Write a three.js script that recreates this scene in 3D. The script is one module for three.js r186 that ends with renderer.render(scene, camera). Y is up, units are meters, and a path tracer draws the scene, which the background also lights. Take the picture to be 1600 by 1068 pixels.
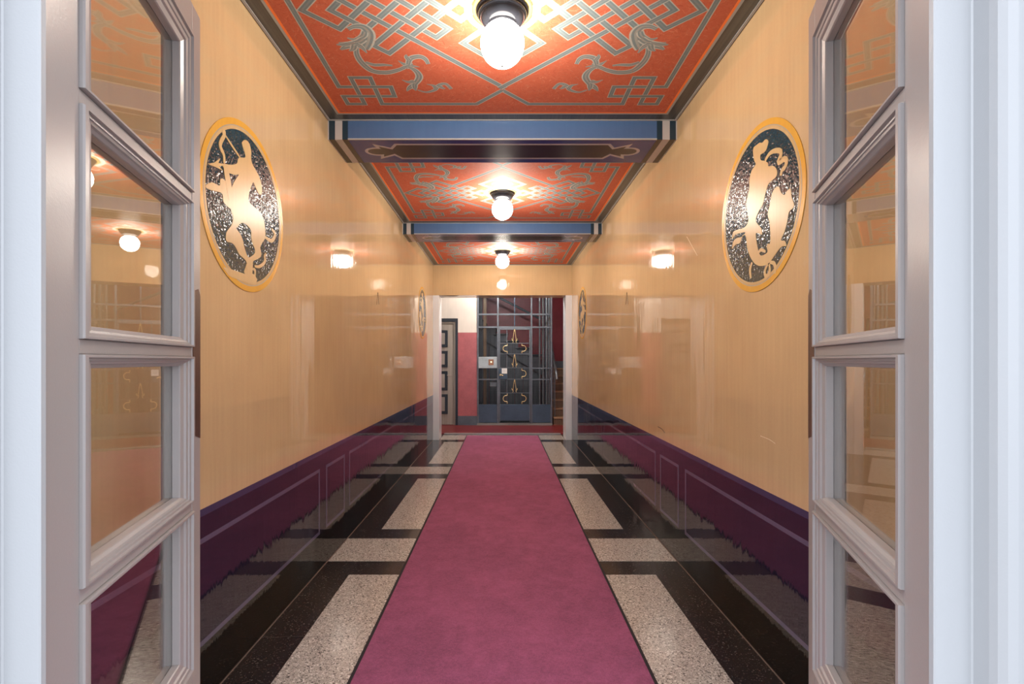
import * as THREE from 'three';
import { RoundedBoxGeometry } from 'three/addons/geometries/RoundedBoxGeometry.js';
import { mergeGeometries } from 'three/addons/utils/BufferGeometryUtils.js';

// ------------------------------------------------------------------ camera, sky, lamps, exposure
// Coordinates in this script: x right, y up, z = depth into the corridor (flipped to three.js by V()).
const scene = new THREE.Scene();
const renderer = new THREE.WebGLRenderer({ antialias: true });
renderer.toneMapping = THREE.LinearToneMapping;
renderer.toneMappingExposure = 1.16;
renderer.shadowMap.enabled = true;
const EYE = 1.375;
const camera = new THREE.PerspectiveCamera(2 * Math.atan(534 / 800) * 180 / Math.PI, 1600 / 1068, 0.05, 60);
camera.position.set(0, EYE, 0);
camera.lookAt(0, EYE, -5);
camera.setViewOffset(1600, 1068, 15, -29, 1600, 1068);   // lens shift
camera.updateProjectionMatrix();

const SKY = 3.7;            // overcast daylight
const LAMP_CD = 2.2;        // each corridor globe
const HALL_CD = 7.4;        // globe of the stair hall
const LAMP_COLOR = new THREE.Color().setRGB(1.0, 0.895, 0.765);
const HALL_COLOR = new THREE.Color().setRGB(1.0, 0.97, 0.94);
{
  const w = 64, h = 32, d = new Float32Array(w * h * 4);
  for (let y = 0; y < h; y++) for (let x = 0; x < w; x++) {
    const el = (y / (h - 1) - 0.5) * Math.PI, k = el > 0 ? 0.72 + 0.28 * Math.sin(el) : 0.72;
    d.set([0.87 * SKY * k, 0.93 * SKY * k, 1.03 * SKY * k, 1], (y * w + x) * 4);
  }
  const t = new THREE.DataTexture(d, w, h, THREE.RGBAFormat, THREE.FloatType);
  t.mapping = THREE.EquirectangularReflectionMapping; t.magFilter = THREE.LinearFilter; t.needsUpdate = true;
  scene.background = t;
}

// ------------------------------------------------------------------ helpers
let seed = 7;
const rnd = () => { seed = (seed * 1664525 + 1013904223) >>> 0; return seed / 4294967296; };
const V = (x, y, z) => new THREE.Vector3(x, y, -z);
const lin = (r, g, b) => new THREE.Color().setRGB(r, g, b);
const flat = (g) => (g.index ? g.toNonIndexed() : g);
function uvMetres(g) {                                   // uv in metres from position and normal (three axes)
  const p = g.attributes.position, n = g.attributes.normal, uv = new Float32Array(p.count * 2);
  for (let i = 0; i < p.count; i++) {
    const ax = Math.abs(n.getX(i)), ay = Math.abs(n.getY(i)), az = Math.abs(n.getZ(i));
    if (ax >= ay && ax >= az) uv.set([-p.getZ(i), p.getY(i)], i * 2);
    else if (ay >= az) uv.set([p.getX(i), -p.getZ(i)], i * 2);
    else uv.set([p.getX(i), p.getY(i)], i * 2);
  }
  g.setAttribute('uv', new THREE.BufferAttribute(uv, 2));
  return g;
}
function box(x0, x1, y0, y1, z0, z1, r = 0) {
  const w = x1 - x0, h = y1 - y0, d = z1 - z0;
  const g = flat(r ? new RoundedBoxGeometry(w, h, d, 2, Math.min(r, w / 2.01, h / 2.01, d / 2.01)) : new THREE.BoxGeometry(w, h, d));
  g.clearGroups();
  g.translate((x0 + x1) / 2, (y0 + y1) / 2, -(z0 + z1) / 2);
  return uvMetres(g);
}
function tube(points, r, seg = 0, radial = 8) {          // points in script coordinates
  const c = new THREE.CatmullRomCurve3(points.map((p) => V(...p)), false, 'centripetal');
  return uvMetres(flat(new THREE.TubeGeometry(c, seg || points.length * 5, r, radial, false)));
}
function rod(a, b, r, radial = 8) {
  const A = V(...a), B = V(...b), d = B.clone().sub(A), g = new THREE.CylinderGeometry(r, r, d.length(), radial);
  g.applyQuaternion(new THREE.Quaternion().setFromUnitVectors(new THREE.Vector3(0, 1, 0), d.clone().normalize()));
  g.translate(...A.add(B).multiplyScalar(0.5).toArray());
  return uvMetres(flat(g));
}
function lathe(profile, x, y, z, seg = 48) {             // profile [radius, height]
  const g = new THREE.LatheGeometry(profile.map(([a, b]) => new THREE.Vector2(a, b)), seg);
  g.translate(x, y, -z);
  return flat(g);
}
const taken = {};
const numbered = (n) => { const k = taken[n] = (taken[n] ?? -1) + 1; return k ? n + '_' + String(k).padStart(3, '0') : n; };
const clean = (g) => { for (const k of Object.keys(g.attributes)) if (!['position', 'normal', 'uv'].includes(k)) g.deleteAttribute(k); if (!g.attributes.uv) uvMetres(g); return g; };
function mesh(name, geos, mat, parent) {
  const list = (Array.isArray(geos) ? geos : [geos]).map((g) => clean(g.index ? g.toNonIndexed() : g));
  const m = new THREE.Mesh(list.length > 1 ? mergeGeometries(list) : list[0], mat);
  m.castShadow = m.receiveShadow = true;
  m.name = parent ? name : numbered(name);
  (parent || scene).add(m);
  return m;
}
function group(name, label, category, grp, kind) {
  const o = new THREE.Group(); o.name = numbered(name); scene.add(o);
  return tag(o, label, category, grp, kind);
}
function tag(o, label, category, grp, kind) {
  o.userData.label = label; o.userData.category = category;
  if (grp) o.userData.group = grp;
  if (kind) o.userData.kind = kind;
  return o;
}
const lab = (o, label) => { o.userData.label = label; return o; };

// ------------------------------------------------------------------ textures
function noiseGrid(w, h, cx, cy) {                       // tileable smooth noise, cx by cy cells
  const v = new Float32Array(cx * cy); for (let i = 0; i < v.length; i++) v[i] = rnd();
  const out = new Float32Array(w * h), s = (t) => t * t * (3 - 2 * t);
  for (let y = 0; y < h; y++) {
    const fy = y / h * cy, y0 = Math.floor(fy), ty = s(fy - y0), y1 = (y0 + 1) % cy;
    for (let x = 0; x < w; x++) {
      const fx = x / w * cx, x0 = Math.floor(fx), tx = s(fx - x0), x1 = (x0 + 1) % cx;
      out[y * w + x] = (v[y0 * cx + x0] * (1 - tx) + v[y0 * cx + x1] * tx) * (1 - ty) + (v[y1 * cx + x0] * (1 - tx) + v[y1 * cx + x1] * tx) * ty;
    }
  }
  return out;
}
function fbm(w, h, layers) {                             // layers [cellsX, cellsY, weight]
  const o = new Float32Array(w * h);
  for (const [cx, cy, a] of layers) { const n = noiseGrid(w, h, cx, cy); for (let i = 0; i < o.length; i++) o[i] += n[i] * a; }
  return o;
}
function dataTex(w, h, fill, mw, mh, srgb = false) {     // fill(i) -> [r,g,b]; covers mw x mh metres
  const d = new Float32Array(w * h * 4);
  for (let i = 0; i < w * h; i++) { const c = fill(i); d[i * 4] = c[0]; d[i * 4 + 1] = c[1]; d[i * 4 + 2] = c[2]; d[i * 4 + 3] = 1; }
  const t = new THREE.DataTexture(d, w, h, THREE.RGBAFormat, THREE.FloatType);
  return setup(t, mw, mh, srgb);
}
function setup(t, mw, mh, srgb) {
  t.wrapS = t.wrapT = THREE.RepeatWrapping; t.magFilter = THREE.LinearFilter; t.minFilter = THREE.LinearFilter;
  t.repeat.set(1 / mw, 1 / mh); if (srgb) t.colorSpace = THREE.SRGBColorSpace; t.needsUpdate = true;
  return t;
}
function canvas(w, h) { const c = document.createElement('canvas'); c.width = w; c.height = h; return [c, c.getContext('2d')]; }
const grey = (f, lo = 0, hi = 1) => (i) => { const v = lo + (hi - lo) * f[i]; return [v, v, v]; };

// wall enamel: vertical brush marks and slow waves
const enamelF = fbm(1024, 512, [[14, 8, 0.72], [60, 4, 0.16], [210, 5, 0.06], [180, 120, 0.02]]);
const enamelBump = dataTex(1024, 512, grey(enamelF), 2.0, 1.6);
const mottleF = fbm(512, 512, [[5, 7, 0.5], [24, 12, 0.3], [190, 6, 0.35], [256, 256, 0.15]]);
const mottle = dataTex(512, 512, (i) => { const v = 0.90 + 0.14 * (mottleF[i] - 0.65); return [v, v * (1 + 0.02 * (mottleF[i] - 0.65)), v]; }, 1.9, 1.7);
const fineF = fbm(512, 512, [[256, 256, 0.6], [90, 90, 0.4]]);
const fineBump = dataTex(512, 512, grey(fineF), 0.5, 0.5);
const patchF = fbm(512, 512, [[6, 6, 0.5], [15, 15, 0.3], [50, 50, 0.2], [200, 200, 0.2]]);
const patch = dataTex(512, 512, (i) => { const v = 0.72 + 0.5 * (patchF[i] - 0.35); return [v, v, v]; }, 1.3, 1.3);
const crinkleF = fbm(512, 512, [[34, 40, 0.6], [75, 70, 0.45], [160, 160, 0.12]]);
const crinkle = dataTex(512, 512, (i) => { const v = Math.abs(crinkleF[i] - 0.62) * 2.4; return [v, v, v]; }, 0.8, 0.8);
const crinkleCol = dataTex(512, 512, (i) => { const v = crinkleF[i]; return v > 0.95 ? [0.06, 0.07, 0.07] : [0.010 + 0.02 * v, 0.032 + 0.025 * v, 0.040 + 0.025 * v]; }, 0.8, 0.8);

function terrazzo(base, chips, n, metres, minR, maxR) {
  const S = 1024, [c, g] = canvas(S, S);
  g.fillStyle = base; g.fillRect(0, 0, S, S);
  for (let i = 0; i < n; i++) {
    const x = rnd() * S, y = rnd() * S, r = minR + (maxR - minR) * rnd() * rnd(), k = 5 + Math.floor(rnd() * 3), a0 = rnd() * 6;
    g.fillStyle = chips[Math.floor(rnd() * chips.length)];
    for (const ox of [0, -S, S]) for (const oy of [0, -S, S]) {
      if (x + ox < -20 || x + ox > S + 20 || y + oy < -20 || y + oy > S + 20) continue;
      g.beginPath();
      for (let j = 0; j < k; j++) { const a = a0 + j / k * 6.283, q = r * (0.65 + 0.5 * ((j * 37 + i) % 7) / 7); g.lineTo(x + ox + Math.cos(a) * q, y + oy + Math.sin(a) * q * 0.8); }
      g.fill();
    }
  }
  return setup(new THREE.CanvasTexture(c), metres, metres, true);
}
const terrLight = terrazzo('#b7b0a8', ['#e2ddd6', '#d8d2ca', '#ece8e2', '#9a948d', '#77726d', '#c6beb4', '#a9a299', '#514d4b'], 15000, 0.7, 3, 11);
const terrDark = terrazzo('#2a2627', ['#353031', '#221f20', '#413a38', '#1c1a1a', '#4e433e', '#332e2e', '#232122', '#625c59'], 12000, 0.9, 2, 8);

// carpet
const carpetF = fbm(1024, 1024, [[4, 4, 0.20], [9, 9, 0.16], [30, 30, 0.24], [120, 160, 0.25], [500, 500, 0.4]]);
const carpetCol = dataTex(1024, 1024, (i) => { const v = 0.74 + 0.6 * (carpetF[i] - 0.60); return [0.425 * v + 0.012 * carpetF[i], 0.112 * v, 0.235 * v]; }, 1.6, 1.6);
const carpetBump = dataTex(512, 512, grey(fbm(512, 512, [[256, 256, 0.7], [128, 128, 0.3]])), 0.45, 0.45);

// wood grain (grey-scale multiplier, long along v)
const woodF = fbm(512, 512, [[60, 2, 0.5], [160, 4, 0.35], [12, 2, 0.4]]);
const wood = dataTex(512, 512, (i) => { const v = 0.62 + 0.6 * (woodF[i] - 0.3); return [v, v, v]; }, 0.6, 1.2);

// ------------------------------------------------------------------ materials
const M = {};
const std = (o) => new THREE.MeshPhysicalMaterial(o);
const enamel = (color, extra = {}) => std({ color, map: mottle, roughness: 0.045, ior: 1.52, bumpMap: enamelBump, bumpScale: 0.0018, ...extra });
M.ochre = enamel(lin(0.69, 0.49, 0.272));
M.plum = enamel(lin(0.020, 0.0145, 0.036));
M.navyBand = enamel(lin(0.050, 0.048, 0.115));
M.blackBase = enamel(lin(0.007, 0.007, 0.008));
M.lilac = enamel(lin(0.12, 0.105, 0.175));
M.trimWhite = std({ color: lin(0.80, 0.845, 0.90), roughness: 0.16, bumpMap: enamelBump, bumpScale: 0.0006 });
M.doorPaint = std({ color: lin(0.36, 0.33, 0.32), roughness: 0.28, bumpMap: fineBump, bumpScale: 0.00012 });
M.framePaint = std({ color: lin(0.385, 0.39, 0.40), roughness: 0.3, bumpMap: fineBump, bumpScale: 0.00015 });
M.facade = std({ color: lin(0.42, 0.40, 0.38), roughness: 0.9, bumpMap: fineBump, bumpScale: 0.002 });
M.pavement = std({ color: lin(0.30, 0.30, 0.30), map: patch, roughness: 0.9 });
M.plaster = std({ color: lin(0.70, 0.68, 0.64), roughness: 0.8 });
M.glass = std({ color: lin(0.97, 0.98, 0.97), transmission: 1, thickness: 0, roughness: 0.0, ior: 1.52 });
M.bronze = std({ color: lin(0.20, 0.12, 0.09), metalness: 0.8, roughness: 0.35, map: patch });
M.blackMetal = std({ color: lin(0.012, 0.013, 0.017), roughness: 0.14, ior: 1.45 });
M.goldPaint = std({ color: lin(0.66, 0.47, 0.14), roughness: 0.45 });
M.globe = std({ color: lin(0.9, 0.9, 0.88), roughness: 0.12, emissive: lin(1.0, 0.91, 0.79), emissiveIntensity: 26 });
M.terrLight = std({ map: terrLight, roughness: 0.16, ior: 1.5, bumpMap: fineBump, bumpScale: 0.00006 });
M.terrDark = std({ map: terrDark, roughness: 0.16, ior: 1.5, bumpMap: fineBump, bumpScale: 0.00006 });
M.carpet = std({ map: carpetCol, color: lin(1, 1, 1), roughness: 0.95, sheen: 0.35, sheenColor: lin(0.6, 0.3, 0.4), sheenRoughness: 0.6, bumpMap: carpetBump, bumpScale: 0.0025 });
M.binding = std({ color: lin(0.02, 0.015, 0.02), roughness: 0.8, bumpMap: fineBump, bumpScale: 0.001 });
M.grout = std({ color: lin(0.20, 0.14, 0.11), roughness: 0.7 });
M.crack = std({ color: lin(0.06, 0.05, 0.045), roughness: 0.9 });
M.scuff = std({ color: lin(0.80, 0.66, 0.45), roughness: 0.6 });
M.ringGold = std({ color: lin(0.80, 0.43, 0.055), map: mottle, roughness: 0.22, bumpMap: enamelBump, bumpScale: 0.0008 });
M.ringCream = std({ color: lin(0.68, 0.47, 0.22), roughness: 0.2, map: mottle });
M.ringGrey = std({ color: lin(0.42, 0.36, 0.27), roughness: 0.3 });
M.field = std({ map: crinkleCol, roughness: 0.12, ior: 1.85, bumpMap: crinkle, bumpScale: 0.0014 });
M.figure = std({ color: lin(0.72, 0.50, 0.24), map: mottle, roughness: 0.24, bumpMap: fineBump, bumpScale: 0.00003 });

// ------------------------------------------------------------------ floor
const WX = 1.2, CEIL = EYE + 1.65;                       // corridor half width, ceiling height
const Z0 = 0.86, ZEND = 8.85, ZPORT = 9.22;
const bays = [[1.30, 3.52], [3.93, 6.15], [6.56, 8.85]];
const beams = [[3.52, 3.93], [6.15, 6.56]];
{
  const floor = tag(mesh('floor', box(-1.42, 1.42, -0.2, 0, 0.70, 9.55), M.terrDark), 'dark polished terrazzo corridor floor with light inlaid panels', 'floor', null, 'structure');
  for (const [a, b] of [[1.52, 3.287], [4.18, 5.965], [6.83, 8.66]]) mesh('terrazzo_panel', box(-0.985, 0.985, -0.03, 0.0012, a, b), M.terrLight, floor);
  for (const [a, b] of [[0.90, 1.30], [3.51, 3.957], [6.21, 6.63]]) mesh('terrazzo_band', box(-1.194, 1.194, -0.03, 0.0012, a, b), M.terrLight, floor);
  mesh('terrazzo_band', box(-1.09, 1.09, -0.03, 0.0012, 8.90, 9.44), M.terrLight, floor);
  for (const s of [-1, 1]) mesh('joint', box(s * 1.198 - 0.0022, s * 1.198 + 0.0022, -0.02, 0.003, 0.84, 8.85), M.grout, floor);
  const ribbon = (pts) => {                              // a hair crack, 2 mm wide
    const p = [];
    for (let i = 0; i + 1 < pts.length; i++) {
      const [x0, z0] = pts[i], [x1, z1] = pts[i + 1], w = 0.0012, y = 0.0018;
      const q = [[x0, z0 - w], [x1, z1 - w], [x1, z1 + w], [x0, z0 + w]].map(([x, z]) => [x, y, -z]);
      for (const k of [0, 1, 2, 0, 2, 3]) p.push(...q[k]);
    }
    const g = new THREE.BufferGeometry(); g.setAttribute('position', new THREE.Float32BufferAttribute(p, 3)); g.computeVertexNormals(); return uvMetres(g);
  };
  const walk = (x0, x1, z) => { const o = []; for (let i = 0; i <= 14; i++) { o.push([x0 + (x1 - x0) * i / 14, z += (rnd() - 0.5) * 0.022]); } return o; };
  mesh('crack', ribbon(walk(-1.19, -0.66, 2.55)), M.crack, floor);
  mesh('crack', ribbon(walk(0.66, 0.99, 2.66)), M.crack, floor);
  tag(mesh('threshold_strip', box(-1.09, 1.09, -0.05, 0.012, 9.55, 9.67, 0.003), std({ color: lin(0.42, 0.42, 0.42), metalness: 0.5, roughness: 0.4, map: patch })), 'pale metal threshold strip across the portal before the red floor', 'threshold');
}
{ // carpet runner
  const c = group('carpet_runner', 'long plum red carpet runner down the middle of the corridor', 'carpet');
  mesh('pile', box(-0.645, 0.645, 0.001, 0.010, 0.95, 9.35, 0.003), M.carpet, c);
  for (const s of [-1, 1]) lab(mesh('edge_binding', box(Math.min(s * 0.645, s * 0.66), Math.max(s * 0.645, s * 0.66), 0.001, 0.009, 0.95, 9.36, 0.002), M.binding, c), 'dark edge binding');
}

// ------------------------------------------------------------------ corridor walls with painted dado
function corridorWall(name, s, label) {
  const inner = s * WX, at = (d0, d1, y0, y1, z0, z1) => box(Math.min(inner + s * d0, inner + s * d1), Math.max(inner + s * d0, inner + s * d1), y0, y1, z0, z1);
  const w = tag(mesh(name, at(0, 0.22, 0.782, CEIL + 0.2, Z0 - 0.1, ZEND + 0.02), M.ochre), label, 'wall', null, 'structure');
  lab(mesh('dado_top_band', at(0, 0.22, 0.752, 0.782, Z0 - 0.1, ZEND + 0.02), M.navyBand, w), 'navy painted line on top of the dado');
  lab(mesh('dado_field', at(0, 0.22, 0.235, 0.752, Z0 - 0.1, ZEND + 0.02), M.plum, w), 'dark plum painted dado');
  lab(mesh('dado_base', at(0, 0.22, -0.05, 0.235, Z0 - 0.1, ZEND + 0.02), M.blackBase, w), 'black painted base band');
  // panel outlines, pale lilac paint lines
  const y0 = 0.235, y1 = 0.665, t = 0.021, e = 0.0007;
  const spans = [[1.20, 3.365], [3.485, 3.895], [4.01, 6.06], [6.18, 6.53], [6.65, 8.78]];
  for (const [a, b] of spans) lab(mesh('panel_outline', [
    at(-e, 0.01, y1 - t, y1, a, b), at(-e, 0.01, y0, y0 + t, a, b),
    at(-e, 0.01, y0 + t, y1 - t, a, a + t), at(-e, 0.01, y0 + t, y1 - t, b - t, b)], M.lilac, w), 'lilac painted panel outline');
  return w;
}
const wallL = corridorWall('wall_left', -1, 'glossy ochre corridor wall with plum dado on the left');
const wallR = corridorWall('wall_right', 1, 'glossy ochre corridor wall with plum dado on the right');

{ // dark hair cracks in the paint below the middle lamp, and a few scuffs
  const mark = (w, s, pts, m = M.crack, rad = 0.0022) => mesh('paint_crack', tube(pts.map(([z, h]) => [s * (WX - 0.0003), h, z]), rad, 8, 4), m, w);
  for (const [w, s] of [[wallL, -1], [wallR, 1]]) { mark(w, s, [[4.925, 2.03], [4.90, 1.96], [4.885, 1.91]]); mark(w, s, [[4.935, 2.03], [4.96, 1.96], [4.975, 1.92]]); }
  mark(wallR, 1, [[3.15, 2.02], [3.24, 2.10], [3.33, 2.18]], M.scuff); mark(wallR, 1, [[3.78, 0.84], [3.85, 0.86], [3.95, 0.865]]); mark(wallR, 1, [[2.25, 1.01], [2.3, 1.02], [2.38, 1.025]], M.scuff, 0.0015);
}
// ------------------------------------------------------------------ portal at the corridor end
{
  const PO = 1.095, PH = EYE + 1.128;
  const w = tag(mesh('wall_back', box(-WX - 0.22, WX + 0.22, PH, CEIL + 0.2, ZEND, ZPORT, 0), M.ochre), 'ochre end wall above the portal to the stair hall', 'wall', null, 'structure');
  void w;
  tag(mesh('trim_1', box(-WX - 0.02, -PO, 0, PH, ZEND, ZPORT, 0.004), M.trimWhite), 'white painted portal jamb beside the panelled hall door', 'trim', null, 'structure');
  tag(mesh('trim_2', box(PO, WX + 0.02, 0, PH, ZEND, ZPORT, 0.004), M.trimWhite), 'white painted portal jamb beside the wooden stair', 'trim', null, 'structure');
}

// ------------------------------------------------------------------ ceiling with painted panels and beams
const PAN = 1.108;                                       // half width of a painted panel (x)
function paintedPanel() {
  const W = 2048, half = [PAN, 1.02], k = W / (2 * half[0]), H = Math.round(2 * half[1] * k), [c, g] = canvas(W, H);
  const X = (u) => (u + half[0]) * k, Y = (v) => (v + half[1]) * k;
  g.fillStyle = '#c4664c'; g.fillRect(0, 0, W, H);
  const scratch = (n, cols, alpha) => {
    for (let i = 0; i < n; i++) {
      g.strokeStyle = cols[Math.floor(rnd() * cols.length)]; g.globalAlpha = alpha * rnd(); g.lineWidth = 1 + 2.5 * rnd();
      const x = rnd() * W, y = rnd() * H, a = rnd() * 6.28, l = 6 + 30 * rnd();
      g.beginPath(); g.moveTo(x, y); g.quadraticCurveTo(x + Math.cos(a) * l * 0.6 + 8 * rnd(), y + Math.sin(a) * l * 0.6, x + Math.cos(a) * l, y + Math.sin(a) * l); g.stroke();
    }
    g.globalAlpha = 1;
  };
  scratch(26000, ['#dd8a6a', '#d47e60', '#a94a34', '#9f4733', '#bb5c42', '#e0a286', '#b5523f'], 0.55);
  const LIGHT = '#b6b8b2', DARK = '#738286', MID = '#8b9698';
  g.lineJoin = 'miter'; g.lineCap = 'butt'; g.miterLimit = 8;
  // straps as pale-edged grey bands
  const strap = (pts, w, close) => {
    const path = () => { g.beginPath(); pts.forEach(([u, v], i) => (i ? g.lineTo(X(u), Y(v)) : g.moveTo(X(u), Y(v)))); if (close) g.closePath(); };
    path(); g.strokeStyle = LIGHT; g.lineWidth = w * k; g.stroke();
    path(); g.strokeStyle = DARK; g.lineWidth = (w - 0.011) * k; g.stroke();
    path(); g.strokeStyle = MID; g.globalAlpha = 0.5; g.lineWidth = w * 0.25 * k; g.stroke(); g.globalAlpha = 1;
  };
  const sides = [[1, 1], [-1, 1], [1, -1], [-1, -1]];
  const D = 0.135;
  // lattice: lines p = i and q = j (units of D), u = (i + j) D / 2, v = (i - j) D / 2
  const uv = (sx, sy, i, j) => [sx * (i + j) * D / 2, sy * (i - j) * D / 2];
  const runs = { 1: [[4, 3], [2, 1]], 2: [[1, 7]], 3: [[1, 7]], 4: [[1, 6]], 5: [[-5.26, 7]], 6: [[6, 4]], 7: [[7, 5], [3, 2]] };
  const w = 0.038;
  for (const sx of [-1, 1]) {
    // closed and open strap lines drawn as polylines so that the corners are mitred
    const polys = [
      [[1, 4], [1, 3], [7, 3], [7, 2], [1, 2], [1, 1], [2, 1], [2, 7], [3, 7], [3, 1], [4, 1], [4, 6], [6, 6], [6, 4], [1, 4]],
      [[5, -5.26], [5, 7], [7, 7], [7, 5], [-5.26, 5]],
    ];
    for (const p of polys) strap(p.map(([i, j]) => uv(sx, 1, i, j)), w);
    // interlacing: at every other crossing bring the p line to the top
    const on = (i, j) => (runs[i] || []).some(([a, b]) => j > Math.min(a, b) + 0.1 && j < Math.max(a, b) - 0.1);
    for (let i = 1; i <= 7; i++) for (let j = 1; j <= 7; j++) if (on(i, j) && on(j, i)) {
      const d = 0.20, seg = (i + j) % 2 ? [[i, j - d], [i, j + d]] : [[i - d, j], [i + d, j]];
      strap(seg.map(([a, b]) => uv(sx, 1, a, b)), w);
    }
  }
  for (const [sx, sy] of sides) {
    const q = (pts) => pts.map(([u, v]) => [sx * u, sy * v]);
    // border strap with its corner knot and the diagonal that runs to the crossing on the axis
    strap(q([[0.985, -0.01], [0.985, 0.675], [0.673, 0.675], [0.673, 0.785], [0.992, 0.785], [0.992, 0.881], [0.885, 0.881], [0.885, 0.575], [0.772, 0.575], [0.772, 0.881], [0.166, 0.881], [0, 0.712]]), 0.034);
    strap(q([[0.885, 0.64], [0.885, 0.71]]), 0.034); strap(q([[0.80, 0.675], [0.74, 0.675]]), 0.034); strap(q([[0.772, 0.75], [0.772, 0.82]]), 0.034); strap(q([[0.92, 0.785], [0.85, 0.785]]), 0.034);
    // acanthus scroll
    const brush = (flat, w0, w1) => {
      const pts = []; for (let i = 0; i < flat.length; i += 2) pts.push(new THREE.Vector2(flat[i] / 1000, flat[i + 1] / 1000));
      const cv = new THREE.SplineCurve(pts), N = 40;
      for (const [col, f] of [[LIGHT, 1], ['#7a878a', 0.66], ['#9a9c97', 0.22]]) {
        g.fillStyle = col; const L = [], R = [];
        for (let i = 0; i <= N; i++) {
          const t = i / N, p = cv.getPoint(t), tn = cv.getTangent(t), hw = (w0 + (w1 - w0) * t) * (0.55 + 0.45 * Math.sin(Math.PI * Math.min(1, 0.12 + t))) * f / 2;
          L.push([p.x - tn.y * hw, p.y + tn.x * hw]); R.unshift([p.x + tn.y * hw, p.y - tn.x * hw]);
        }
        g.beginPath(); [...L, ...R].forEach(([u, v], i) => (i ? g.lineTo(X(sx * u), Y(sy * v)) : g.moveTo(X(sx * u), Y(sy * v)))); g.fill();
      }
    };
    brush([767, 286, 784, 347, 778, 427, 740, 504, 665, 521, 590, 495, 528, 452], 0.035, 0.06);
    brush([730, 301, 696, 241, 673, 171, 687, 124, 728, 117, 768, 137], 0.075, 0.05);
    brush([691, 157, 709, 192, 757, 220, 793, 206], 0.05, 0.02);
    brush([711, 213, 746, 241, 793, 249, 850, 249], 0.06, 0.025);
    brush([760, 262, 815, 278, 858, 305], 0.06, 0.03);
    brush([770, 250, 830, 262, 866, 262], 0.04, 0.02);
    brush([761, 263, 740, 286, 727, 335], 0.05, 0.015);
    brush([775, 268, 790, 300, 815, 318], 0.05, 0.02);
    brush([757, 419, 717, 445, 659, 445, 615, 452], 0.03, 0.03);
    brush([500, 450, 540, 444, 573, 405], 0.06, 0.012);
    brush([545, 470, 513, 456, 466, 466], 0.05, 0.012);
    brush([526, 444, 502, 386, 451, 368, 422, 392, 412, 438], 0.04, 0.045);
    brush([512, 400, 522, 370, 518, 348], 0.04, 0.012);
    brush([529, 461, 493, 504, 483, 566, 514, 631, 553, 690], 0.03, 0.065);
    brush([522, 612, 554, 622, 590, 598], 0.045, 0.012);
    brush([530, 650, 565, 690, 585, 725], 0.05, 0.015);
    brush([525, 650, 530, 690, 528, 720], 0.05, 0.012);
    brush([517, 709, 468, 736, 411, 709, 384, 660, 340, 641, 310, 699], 0.014, 0.045);
    brush([403, 689, 415, 660, 452, 645], 0.035, 0.012);
    brush([384, 660, 360, 690, 345, 690], 0.035, 0.012);
  }
  // two small diamonds beside the lamp, palmettes inside, pale ring round the fitting
  for (const sy of [-1, 1]) {
    strap([[0, sy * 0.045], [0.205, sy * 0.25], [0, sy * 0.455], [-0.205, sy * 0.25]], 0.036, true);
    g.fillStyle = g.strokeStyle = '#efe9da'; g.lineCap = 'round';
    for (const sx of [-1, 0, 1]) { g.beginPath(); g.ellipse(X(sx * 0.022), Y(sy * (0.29 - Math.abs(sx) * 0.012)), 0.011 * k, 0.036 * k, sx * sy * 0.7, 0, 7); g.fill(); }
    for (const sx of [-1, 1]) { g.lineWidth = 0.011 * k; g.beginPath(); g.moveTo(X(0), Y(sy * 0.22)); g.bezierCurveTo(X(sx * 0.05), Y(sy * 0.21), X(sx * 0.03), Y(sy * 0.29), X(sx * 0.075), Y(sy * 0.28)); g.quadraticCurveTo(X(sx * 0.1), Y(sy * 0.27), X(sx * 0.095), Y(sy * 0.245)); g.stroke(); }
    g.lineCap = 'butt';
  }
  g.strokeStyle = '#cfd0c4'; g.lineWidth = 0.03 * k; g.beginPath(); g.arc(X(0), Y(0), 0.165, 0, 7); g.beginPath(); g.arc(X(0), Y(0), 0.165 * k, 0, 6.2832); g.stroke();
  scratch(15000, ['#d87850', '#cf7048', '#c0b8a8', '#7d8480', '#b85a3c'], 0.3);
  // line work at the rim: bright orange, then pale grey outside
  g.lineJoin = 'miter';
  g.strokeStyle = '#ff8a48'; g.lineWidth = 0.014 * k; g.strokeRect(0.022 * k, 0.022 * k, W - 0.044 * k, H - 0.044 * k);
  g.strokeStyle = '#a9aaa8'; g.lineWidth = 0.015 * k; g.strokeRect(0.0075 * k, 0.0075 * k, W - 0.015 * k, H - 0.015 * k);
  const t = new THREE.CanvasTexture(c); t.colorSpace = THREE.SRGBColorSpace; t.magFilter = THREE.LinearFilter;
  return t;
}
M.panel = std({ map: paintedPanel(), roughness: 0.7, specularIntensity: 0.5, bumpMap: fineBump.clone(), bumpScale: 0.0004 });
M.panel.bumpMap.repeat.set(5, 5);
M.border = std({ color: lin(0.105, 0.108, 0.104), map: wood, roughness: 0.35, bumpMap: fineBump, bumpScale: 0.0002 });
M.borderLine = std({ color: lin(0.42, 0.42, 0.42), roughness: 0.4 });
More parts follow.
